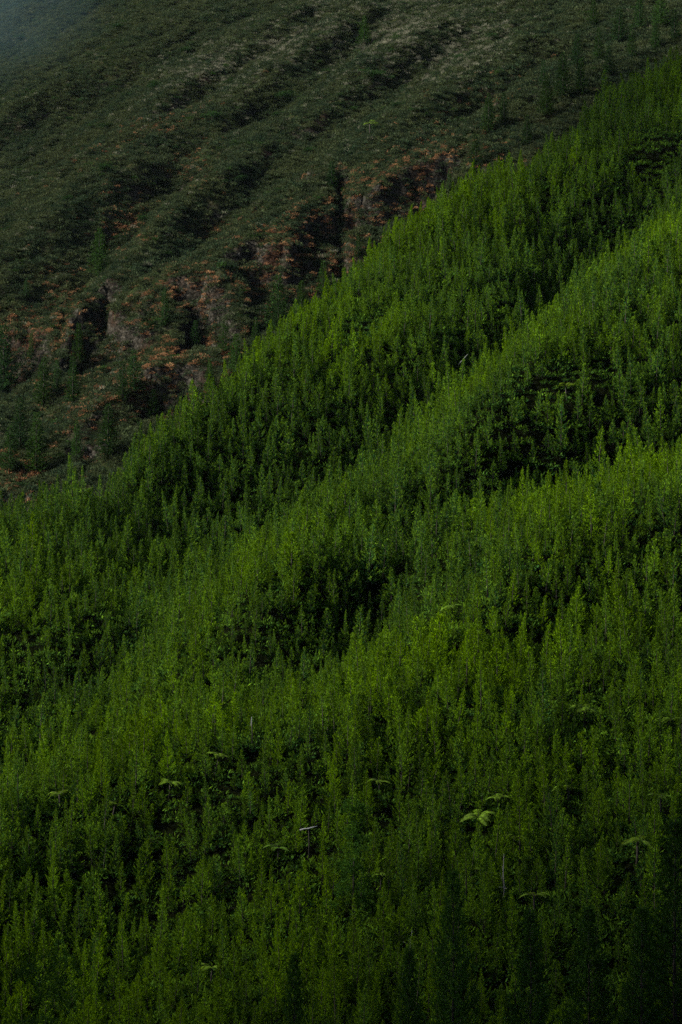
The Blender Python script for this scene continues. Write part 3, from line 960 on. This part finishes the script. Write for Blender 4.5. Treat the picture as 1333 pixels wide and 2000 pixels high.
for i, (px, py, wp, lab) in enumerate(SHRUBS):
    x, y, z = meet(px, py)
    s = wp * y / F / 5.2
    e = empty('dark_shrub', (x, y, z), random.uniform(0, 6.28)); e.scale = (s * 1.1, s * 1.1, s * random.uniform(0.75, 1.0))
    tag(e, lab, 'shrub', 'dark shrubs on the heath')
    a, b = bush_mesh[i % 3]
    child('crown', a, e, 0.2); child('trunk', b, e, 0.2)

# big foreground trees along the bottom -------------------------------------
pine_lib = []
for sd in (51, 52):
    g = pine(sd)
    pine_lib.append((g.mesh('crown', [M_PINE], wood=False), g.mesh('trunk', [M_BARK], leaves=False)))
PINES = [  # top px, top py, scale, kind, dist, label, phrase
    (885, 1700, 1.05, 0, 203, 'dark pine with its stem showing, left of the tall paler pine at the bottom', 'dark pine at the bottom'),
    (1036, 1775, 1.00, 1, 200, 'tall paler pine with a thin dark stem, lowest in the middle right', 'tall paler pine at the bottom'),
    (1150, 1770, 1.00, 0, 205, 'dark pine right of the tall paler pine at the bottom', 'pine right of the paler pine'),
    (1320, 1600, 1.35, 1, 204, 'big dark pine cut by the right edge at the bottom', 'big dark pine at the right edge'),
    (1255, 1770, 1.00, 1, 199, 'dark pine standing left of the big one at the right edge', 'pine by the right edge'),
    (575, 1860, 0.80, 1, 200, 'pine at the bottom left of the middle, pale at its tip', 'pine with a pale tip'),
    (800, 1850, 0.80, 1, 198, 'small dark pine at the bottom between two bigger pines', 'small dark bottom pine'),
]
for px, py, s, k, dist, lab, ph in PINES:
    u, v = uv(px, py)
    x, y = u * dist, dist
    z = height_s(x, y)
    Hh = v * dist - z
    e = empty('pine', (x, y, z - 0.2), random.uniform(0, 6.28)); e.scale = (s, s, (Hh + 0.2) / 17)
    tag(e, lab, 'pine', 'tall pines along the bottom')
    cm, tm = pine_lib[k]; child('crown', cm, e, 0.3); child('trunk', tm, e, 0.3)
    clear.append((x, y, 2.6)); LAND.append((px, py + 40, ph))
BROAD = [
    (85, 1790, 5.2, 203, 'big round dark-leaved tree in the bottom left corner', 'big round tree in the bottom left corner'),
    (690, 1535, 2.6, 238, 'round dark bushy tree low in the middle, beside a small fern', 'round dark bushy tree low in the middle')]
for i, (px, py, rr, dist, lab, ph) in enumerate(BROAD):
    u, v = uv(px, py); x, y = u * dist, dist; z = height_s(x, y); Hh = v * dist - z
    g = bush(60 + i, rr, Hh, 12000 if i == 0 else 5200, 0.30)
    e = empty('broad_tree', (x, y, z - 0.2)); tag(e, lab, 'tree')
    for nm, m_ in (('crown', g.mesh('crown', [M_PINE], wood=False)), ('trunk', g.mesh('trunk', [M_BARK], leaves=False))):
        child(nm, m_, e, 0.6)
    clear.append((x, y, rr * 0.9)); LAND.append((px, py + 60, ph))

# ------------------------------------------------------------------ the young forest
for px, py, r in [(1275, 300, 6), (1240, 320, 3), (690, 640, 4), (735, 620, 2), (525, 712, 2), (1060, 420, 2.5), (1100, 760, 2.5), (1180, 740, 3), (1050, 770, 2),
                  (1250, 640, 2.5)]:
    x, y, z = meet(px, py, 2.0)
    clear.append((x, y, r))
SP = 1.78
gx, gy = np.meshgrid(np.arange(-170, 260, SP), np.arange(186, 640, SP))
gx = gx + RNG.uniform(-0.48, 0.48, gx.shape) * SP; gy = gy + RNG.uniform(-0.48, 0.48, gy.shape) * SP
gx = gx.ravel(); gy = gy.ravel()
uu = gx / gy
keep = (np.abs(uu) < 0.235)
gx, gy = gx[keep], gy[keep]
d = crest_sd(gx, gy)
edge = fbm(gx, gy, 12, 3) * 5
keep = (d > -9 + edge) | ((d > -34) & (RNG.random(len(d)) < 0.18))
gx, gy, d = gx[keep], gy[keep], d[keep]
dens = fbm(gx, gy, 15, 3, 0.5, 40)
keep = RNG.random(len(gx)) < np.clip(1.1 + dens * 0.5, 0.75, 1)
for cx, cy, cr in clear:
    keep &= ((gx - cx) ** 2 + (gy - cy) ** 2) > cr * cr
gx, gy = gx[keep], gy[keep]
gz = height(gx, gy)
n = len(gx)
kind = RNG.integers(0, 8, n)
big = fbm(gx, gy, 30, 2, 0.5, 70)
scale = np.clip(0.67 + RNG.normal(0, 0.22, n) + big * 0.3, 0.32, 1.45)
# blue-green and yellow-green stands, plus gully shade painted into the leaf tint
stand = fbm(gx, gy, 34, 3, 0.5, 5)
teal_shade = np.zeros(n)
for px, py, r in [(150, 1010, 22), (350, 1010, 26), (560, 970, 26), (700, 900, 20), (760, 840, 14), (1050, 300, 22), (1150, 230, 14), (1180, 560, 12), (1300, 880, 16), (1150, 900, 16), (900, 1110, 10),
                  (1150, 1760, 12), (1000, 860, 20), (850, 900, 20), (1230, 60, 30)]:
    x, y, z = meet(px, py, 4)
    teal_shade = np.maximum(teal_shade, np.exp(-((gx - x) ** 2 + (gy - y) ** 2) / (r * r)))
for ln in (forest_lines[1], forest_lines[4], forest_lines[6]):  # dark blue-green bands along the gullies imitate their shade
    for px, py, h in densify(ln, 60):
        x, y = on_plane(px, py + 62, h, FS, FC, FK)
        teal_shade = np.maximum(teal_shade, np.exp(-((gx - x) ** 2 + (gy - y) ** 2) / (11.0 ** 2)))
tint = np.clip(0.66 + stand * 0.55 + RNG.normal(0, 0.24, n) - teal_shade * 0.75 - 0.22 * sstep(340, 470, gy), 0, 1)
H_arr = np.array(far_H)[kind] * scale
rz = RNG.uniform(0, 6.283, n)
tilt = RNG.normal(0, 0.04, (n, 2))
# which trees show largest in the photograph
tp_x = 666.5 + F * gx / gy
tp_y = 1000 - F * (gz + H_arr) / gy
inside = (tp_x > 2) & (tp_x < 1331) & (tp_y > 0) & (tp_y < 1960)
size = H_arr ** 0.6 / gy ** 2 * (scale > 0.5)
size[~inside] = -1
for px, py, s, k, dist, lab, ph in PINES:     # hidden behind the big foreground trees
    size[(np.abs(tp_x - px) < 45 * s) & (tp_y > py + 20)] = -1
for px, py, rr, dist, lab, ph in BROAD:
    size[(np.abs(tp_x - px) < rr * F / dist * 0.8) & (tp_y > py + 10) & (gy > dist)] = -1
order = np.argsort(-size)
N_IND = 255
ind = order[:N_IND]
rest = np.ones(n, bool); rest[ind] = False
sx = scale * RNG.uniform(0.9, 1.3, n)
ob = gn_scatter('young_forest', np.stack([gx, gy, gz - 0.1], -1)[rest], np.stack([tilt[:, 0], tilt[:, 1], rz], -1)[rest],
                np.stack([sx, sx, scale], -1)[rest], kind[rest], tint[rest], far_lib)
ob['kind'] = 'stuff'; ob['label'] = 'dense mass of young feathery green trees covering the slope'


# low green cover between the stems
ux_, uy_ = np.meshgrid(np.arange(-160, 200, 1.25), np.arange(190, 600, 1.25))
ux_ = (ux_ + RNG.uniform(-.8, .8, ux_.shape)).ravel(); uy_ = (uy_ + RNG.uniform(-.8, .8, uy_.shape)).ravel()
kp = (np.abs(ux_ / uy_) < 0.21) & (crest_sd(ux_, uy_) > -12)
ux_, uy_ = ux_[kp], uy_[kp]; m_ = len(ux_)
under = make_coll('undergrowth_kinds', [clump(170 + k, 1.0, 1.1, 60, 0.5, 0.5, 0.34).mesh('undergrowth_clump', [M_LEAF], wood=False) for k in range(3)])
us = RNG.uniform(0.6, 1.6, m_)
ob = gn_scatter('undergrowth', np.stack([ux_, uy_, height(ux_, uy_) - 0.1], -1), np.stack([0 * us, 0 * us, RNG.uniform(0, 6.28, m_)], -1),
                np.stack([us, us, us], -1), RNG.integers(0, 3, m_), np.clip(fbm(ux_, uy_, 10, 2) * 0.4 + 0.15, 0, 1), under)
ob['kind'] = 'stuff'; ob['label'] = 'low leafy undergrowth between the young trees'


# labels of the individual trees: look + bearing and rank from the nearest landmark
def bearing(dx, dy):
    a = (math.degrees(math.atan2(-dy, dx)) + 360) % 360
    names = ['right of', 'above right of', 'above', 'above left of', 'left of', 'below left of', 'below', 'below right of']
    return names[int(((a + 22.5) % 360) // 45)]


ORD = ['nearest', 'second', 'third', 'fourth', 'fifth', 'sixth', 'seventh', 'eighth', 'ninth', 'tenth', 'eleventh', 'twelfth', 'thirteenth', 'fourteenth',
       'fifteenth', 'sixteenth', 'seventeenth', 'eighteenth', 'nineteenth', 'twentieth', 'twenty-first', 'twenty-second'] + ['twenty-' + q for q in ('third', 'fourth', 'fifth', 'sixth', 'seventh', 'eighth', 'ninth')] + ['thirtieth'] + ['thirty-' + q for q in ('first', 'second', 'third', 'fourth', 'fifth', 'sixth', 'seventh', 'eighth', 'ninth')] + ['fortieth']
buckets = {}
for i in ind:
    px, py = tp_x[i], tp_y[i] + 0.35 * F * H_arr[i] / gy[i]
    j = min(range(len(LAND)), key=lambda q: math.hypot(LAND[q][0] - px, LAND[q][1] - py))
    dx, dy = px - LAND[j][0], py - LAND[j][1]
    buckets.setdefault((j, bearing(dx, dy)), []).append((math.hypot(dx, dy), i))
lab_of = {}
for (j, b), lst in buckets.items():
    lst.sort()
    for r_, (dd, i) in enumerate(lst):
        szw = 'tall' if H_arr[i] > 6.3 else ('small' if H_arr[i] < 4.3 else 'young')
        cw = 'yellow-green' if tint[i] > 0.72 else ('blue-green' if tint[i] < 0.33 else 'green')
        lab_of[i] = '%s %s tree, %s %s the %s' % (szw, cw, ORD[min(r_, len(ORD) - 1)], b, LAND[j][2])
protos = []
for cm, tm, H_ in near_lib:
    protos.append((cm, tm))
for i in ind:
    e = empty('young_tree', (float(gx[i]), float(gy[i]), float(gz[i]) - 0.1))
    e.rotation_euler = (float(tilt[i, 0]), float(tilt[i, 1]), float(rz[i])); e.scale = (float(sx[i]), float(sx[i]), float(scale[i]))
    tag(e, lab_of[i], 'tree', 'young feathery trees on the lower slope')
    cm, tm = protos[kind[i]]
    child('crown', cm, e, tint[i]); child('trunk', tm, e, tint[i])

# ------------------------------------------------------------------ ground cover of the far flank
heath = make_coll('heath_kinds', [clump(100 + k, 1.0, 0.75, 60, 0.42).mesh('heath_clump', [M_HEATH], wood=False) for k in range(4)])
drygr = make_coll('dry_grass_kinds', [clump(120 + k, 0.8, 0.7, 46, 0.55, 1.0, 0.16).mesh('grass_tuft', [M_DRY], wood=False) for k in range(3)])
brack = make_coll('bracken_kinds', [clump(140 + k, 0.9, 0.9, 44, 0.50, 0.35, 0.42).mesh('bracken_clump', [M_BRACKEN], wood=False) for k in range(3)])


def flank_points(n_try):
    """random ground points of the flank, evenly per plan area inside the view wedge"""
    y = np.sqrt(RNG.uniform(480 ** 2, 1180 ** 2, n_try)); u = RNG.uniform(-0.23, 0.23, n_try)
    x = u * y
    k = crest_sd(x, y) < -6
    return x[k], y[k]


def slope_at(x, y):
    z = height(x, y); e = 1.2
    return z, np.hypot(height(x + e, y) - z, height(x, y + e) - z) / e


def pix(x, y, z):
    return 666.5 + F * x / y, 1000 - F * z / y


def blob_w(px, py, blobs):
    w_ = np.zeros(px.shape)
    for bx, by, rx_, ry_, ang, a in blobs:
        c_, s_ = math.cos(R(ang)), math.sin(R(ang))
        dx = px - bx; dy = py - by
        q = ((dx * c_ - dy * s_) / rx_) ** 2 + ((dx * s_ + dy * c_) / ry_) ** 2
        w_ = np.maximum(w_, a * np.exp(-q))
    return w_


x, y = flank_points(300000)
z, sl = slope_at(x, y)
ppx, ppy = pix(x, y, z)
# regions named by where the photo shows them, converted once to ground points
DRY = [(420, 130, 110, 35, 25, .8), (560, 90, 120, 40, 25, .8), (780, 70, 110, 60, 30, 1), (880, 100, 90, 40, 40, 1), (930, 80, 90, 50, 40, .8), (700, 80, 60, 60, 30, .6), (450, 150, 60, 25, 35, .8), (640, 40, 120, 40, 20, .6)]
RED = [(300, 250, 130, 22, 25, .45), (240, 435, 50, 50, 40, .9), (380, 320, 60, 40, 0, .35), (420, 445, 60, 20, 10, .6), (560, 470, 120, 45, 30, .9), (760, 370, 110, 50, 30, 1.0), (840, 320, 70, 40, 30, .9),
       (640, 520, 80, 60, 0, .6), (380, 570, 110, 45, 10, .9), (300, 620, 60, 60, 0, .8), (60, 640, 110, 40, 10, .8), (120, 610, 50, 70, 0, .8), (330, 700, 120, 45, 20, 1.0), (180, 790, 90, 50, 0, .7), (30, 920, 60, 40, 0, 1.0),
       (960, 300, 50, 50, 30, .4), (900, 200, 100, 40, 30, .25), (520, 560, 90, 50, 20, .6), (430, 690, 70, 30, 0, .8), (270, 740, 30, 70, 0, .9)]
wd = blob_w(ppx, ppy, DRY); wr = blob_w(ppx, ppy, RED)
r = RNG.random(len(x))
patch = fbm(x, y, 7, 3, 0.6, 21)
fine = fbm(x, y, 3, 2, 0.6, 91)
is_dry = r < wd * np.clip(0.55 + patch * 1.2, 0, 1) + 0.02
is_red = (~is_dry) & (r < np.clip(wr * (0.55 + fine * 1.7), 0, 0.92) + 0.02)
crag_w = bites(x, y)[1]
is_heath = ~is_dry & ~is_red & (RNG.random(len(x)) < np.clip(1.0 - sstep(0.25, 0.8, crag_w) * sstep(1.0, 2.2, sl), 0.45, 1))
hue = fbm(x, y, 22, 3, 0.6, 55)


def put(mask, nm, coll, nk, smin, smax, tt, label, flat=1.0):
    k = np.where(mask)[0]; m_ = len(k)
    s = RNG.uniform(smin, smax, m_)
    o = gn_scatter(nm, np.stack([x[k], y[k], z[k] - 0.15], -1), np.stack([RNG.normal(0, 0.15, m_), RNG.normal(0, 0.15, m_), RNG.uniform(0, 6.28, m_)], -1),
                   np.stack([s, s, s * flat * RNG.uniform(0.7, 1.3, m_)], -1), RNG.integers(0, nk, m_), tt[k], coll)
    o['kind'] = 'stuff'; o['label'] = label
    print(nm, m_)


# the crag faces are steep, so they need their own share of plants
xe, ye = flank_points(420000)
ke = (ye < 780); xe, ye = xe[ke], ye[ke]
ke = bites(xe, ye)[0] > 0.3; xe, ye = xe[ke], ye[ke]
ze, se = slope_at(xe, ye)
ke = (se > 1.0) & (RNG.random(len(xe)) < 0.8); xe, ye, ze = xe[ke], ye[ke], ze[ke]
re_ = RNG.random(len(xe)); pe = fbm(xe, ye, 5, 3, 0.6, 202)
x = np.concatenate([x, xe]); y = np.concatenate([y, ye]); z = np.concatenate([z, ze])
patch = np.concatenate([patch, pe]); hue = np.concatenate([hue, pe])
is_dry = np.concatenate([is_dry, np.zeros(len(xe), bool)])
is_red = np.concatenate([is_red, re_ < np.clip(0.22 + pe * 1.2, 0.02, 0.7)])
is_heath = np.concatenate([is_heath, (re_ > 0.45) & (pe < 0.15)])
put(is_heath, 'heath', heath, 4, 0.5, 1.9, np.clip(0.5 + hue * 0.8 + RNG.normal(0, 0.33, len(x)), 0, 1), 'low dark green and brown heath covering the mountain flank')
xk, yk = flank_points(6500)
kk_ = (fbm(xk, yk, 24, 2, 0.5, 64) > 0.0) & (bites(xk, yk)[1] < 0.5)
xk, yk = xk[kk_], yk[kk_]; zk = height(xk, yk); m_ = len(xk)
scrub = make_coll('scrub_kinds', [bush(200 + k, 1.3, 1.2, 260, 0.30).mesh('scrub_bush', [M_CEDAR], wood=False) for k in range(3)])
ks = RNG.uniform(0.4, 1.25, m_) ** 1.5
o = gn_scatter('scrub', np.stack([xk, yk, zk - 0.1], -1), np.stack([0 * ks, 0 * ks, RNG.uniform(0, 6.28, m_)], -1), np.stack([ks * 1.3, ks * 1.3, ks], -1), RNG.integers(0, 3, m_), RNG.random(m_), scrub)
o['kind'] = 'stuff'; o['label'] = 'low dark scrub dotted through the heath'
put(is_dry, 'dry_grass', drygr, 3, 0.7, 1.7, np.clip(RNG.normal(0.5, 0.3, len(x)), 0, 1), 'pale dry grass on the upper spurs')
put(is_red, 'dead_bracken', brack, 3, 0.4, 1.35, np.clip(RNG.random(len(x)) ** 1.5 + patch * 0.3, 0, 1), 'rust-red and buff dead bracken along the cliffs')

# ------------------------------------------------------------------ the air
def haze_box():
    x0, x1, y0, y1 = -500, 500, -430, 1250
    z0, z1 = float(Z.min()) - 1.0, float(Z.max()) + 12
    v = [(a, b, c) for a in (x0, x1) for b in (y0, y1) for c in (z0, z1)]
    f = [(0, 1, 3, 2), (4, 6, 7, 5), (0, 4, 5, 1), (2, 3, 7, 6), (0, 2, 6, 4), (1, 5, 7, 3)]
    me = bpy.data.meshes.new('haze'); me.from_pydata(v, [], f); me.update()
    m, nt, N, L = new_mat('haze_air')
    p = N('ShaderNodeVolumePrincipled'); p.inputs['Color'].default_value = (0.80, 0.90, 1.0, 1); p.inputs['Density'].default_value = 0.000012
    p.inputs['Anisotropy'].default_value = 0.0
    o = N('ShaderNodeOutputMaterial'); L(p.outputs[0], o.inputs['Volume'])
    me.materials.append(m)
    ob = bpy.data.objects.new('haze', me); COL.objects.link(ob); ob['kind'] = 'stuff'; ob['label'] = 'thin bluish haze in the valley air'


haze_box()


def lumpy(name, blobs, mat, seed, thick, lab, kind='stuff', nfac=0.22):
    """a closed lumpy body over several flattened lobes, joined as one surface of overlapping billows"""
    rng = np.random.default_rng(seed)
    V, Fc = [], []
    for cx, cy, cz, ra, rb, rc in blobs:
        nu, nv = 28, 16; b0 = len(V)
        ph = rng.uniform(0, 6.28, 6)
        for i in range(nv + 1):
            th = math.pi * i / nv
            for j in range(nu):
                a = 2 * math.pi * j / nu
                k = 1 + nfac * (math.sin(3 * a + ph[0]) * math.sin(2 * th + ph[1]) * 0.5 + math.sin(5 * a + ph[2]) * math.sin(4 * th + ph[3]) * 0.35 + math.sin(9 * a + ph[4]) * math.sin(7 * th) * 0.2)
                V.append((cx + ra * k * math.sin(th) * math.cos(a), cy + rb * k * math.sin(th) * math.sin(a), cz + rc * k * math.cos(th)))
        for i in range(nv):
            for j in range(nu):
                Fc.append((b0 + i * nu + j, b0 + (i + 1) * nu + j, b0 + (i + 1) * nu + (j + 1) % nu, b0 + i * nu + (j + 1) % nu))
    me = bpy.data.meshes.new(name); me.from_pydata(V, [], Fc); me.update()
    for p_ in me.polygons:
        p_.use_smooth = True
    me.materials.append(mat)
    ob = bpy.data.objects.new(name, me); COL.objects.link(ob); ob['kind'] = kind; ob['label'] = lab
    return ob


# unseen cloud bodies added to shade the slope's foot and the upper right forest
m, nt, N, L = new_mat('shade_cloud_white')
p = N('ShaderNodeBsdfDiffuse'); p.inputs[0].default_value = (0.85, 0.86, 0.88, 1)
t_ = N('ShaderNodeBsdfTranslucent'); t_.inputs[0].default_value = (0.8, 0.8, 0.8, 1)
ms_ = N('ShaderNodeMixShader'); ms_.inputs[0].default_value = 0.12; L(p.outputs[0], ms_.inputs[1]); L(t_.outputs[0], ms_.inputs[2])
o = N('ShaderNodeOutputMaterial'); L(ms_.outputs[0], o.inputs[0])
ZC = float(Z.max()) + 45
rngc = np.random.default_rng(3)
cl = []
for tx, ty, tz, r_ in [(85, 500, 105, 44), (45, 470, 75, 26), (-60, 177, -60, 72), (10, 171, -60, 74), (80, 174, -60, 74), (140, 186, -50, 70), (98, 545, 125, 54), (115, 610, 155, 52), (75, 600, 150, 42), (-120, 172, -60, 60), (66, 212, -55, 34), (-66, 200, -55, 32), (0, 110, -70, 90), (-100, 90, -70, 90), (100, 90, -70, 90)]:
    kk = (ZC - tz) / sdir.z
    cl.append((tx + sdir.x * kk, ty + sdir.y * kk, ZC + rngc.uniform(-5, 15), r_, r_, r_ * 0.35))
lumpy('shade_clouds', cl, m, 5, 0, 'unseen cloud bank added above the valley to shade the slope')

# mist drifting over the top left of the flank
m, nt, N, L = new_mat('mist_air')
tc = N('ShaderNodeTexCoord')
ln_ = N('ShaderNodeVectorMath'); ln_.operation = 'LENGTH'; L(tc.outputs['Object'], ln_.inputs[0])
mr_ = N('ShaderNodeMapRange'); mr_.interpolation_type = 'SMOOTHSTEP'; mr_.inputs[1].default_value = 0.98; mr_.inputs[2].default_value = 0.0
mr_.inputs[3].default_value = 0.0; mr_.inputs[4].default_value = 0.0035; L(ln_.outputs['Value'], mr_.inputs[0])
nz_ = N('ShaderNodeTexNoise'); nz_.inputs['Scale'].default_value = 2.2; nz_.inputs['Detail'].default_value = 3; L(tc.outputs['Object'], nz_.inputs[0])
nr_ = N('ShaderNodeMapRange'); nr_.inputs[1].default_value = 0.35; nr_.inputs[2].default_value = 0.7; L(nz_.outputs[0], nr_.inputs[0])
mu_ = N('ShaderNodeMath'); mu_.operation = 'MULTIPLY'; L(mr_.outputs[0], mu_.inputs[0]); L(nr_.outputs[0], mu_.inputs[1])
p = N('ShaderNodeVolumePrincipled'); p.inputs['Color'].default_value = (0.45, 0.80, 1.0, 1); L(mu_.outputs[0], p.inputs['Density'])
o = N('ShaderNodeOutputMaterial'); L(p.outputs[0], o.inputs['Volume'])
mo_ = lumpy('mist', [(0, 0, 0, 1, 1, 1)], m, 9, 0, 'pale bluish mist drifting over the top left of the slope', nfac=0.0)
mo_.location = (-0.188 * 800, 800, 0.292 * 800); mo_.scale = (85, 110, 58); mo_.rotation_euler = (0, R(-30), 0)
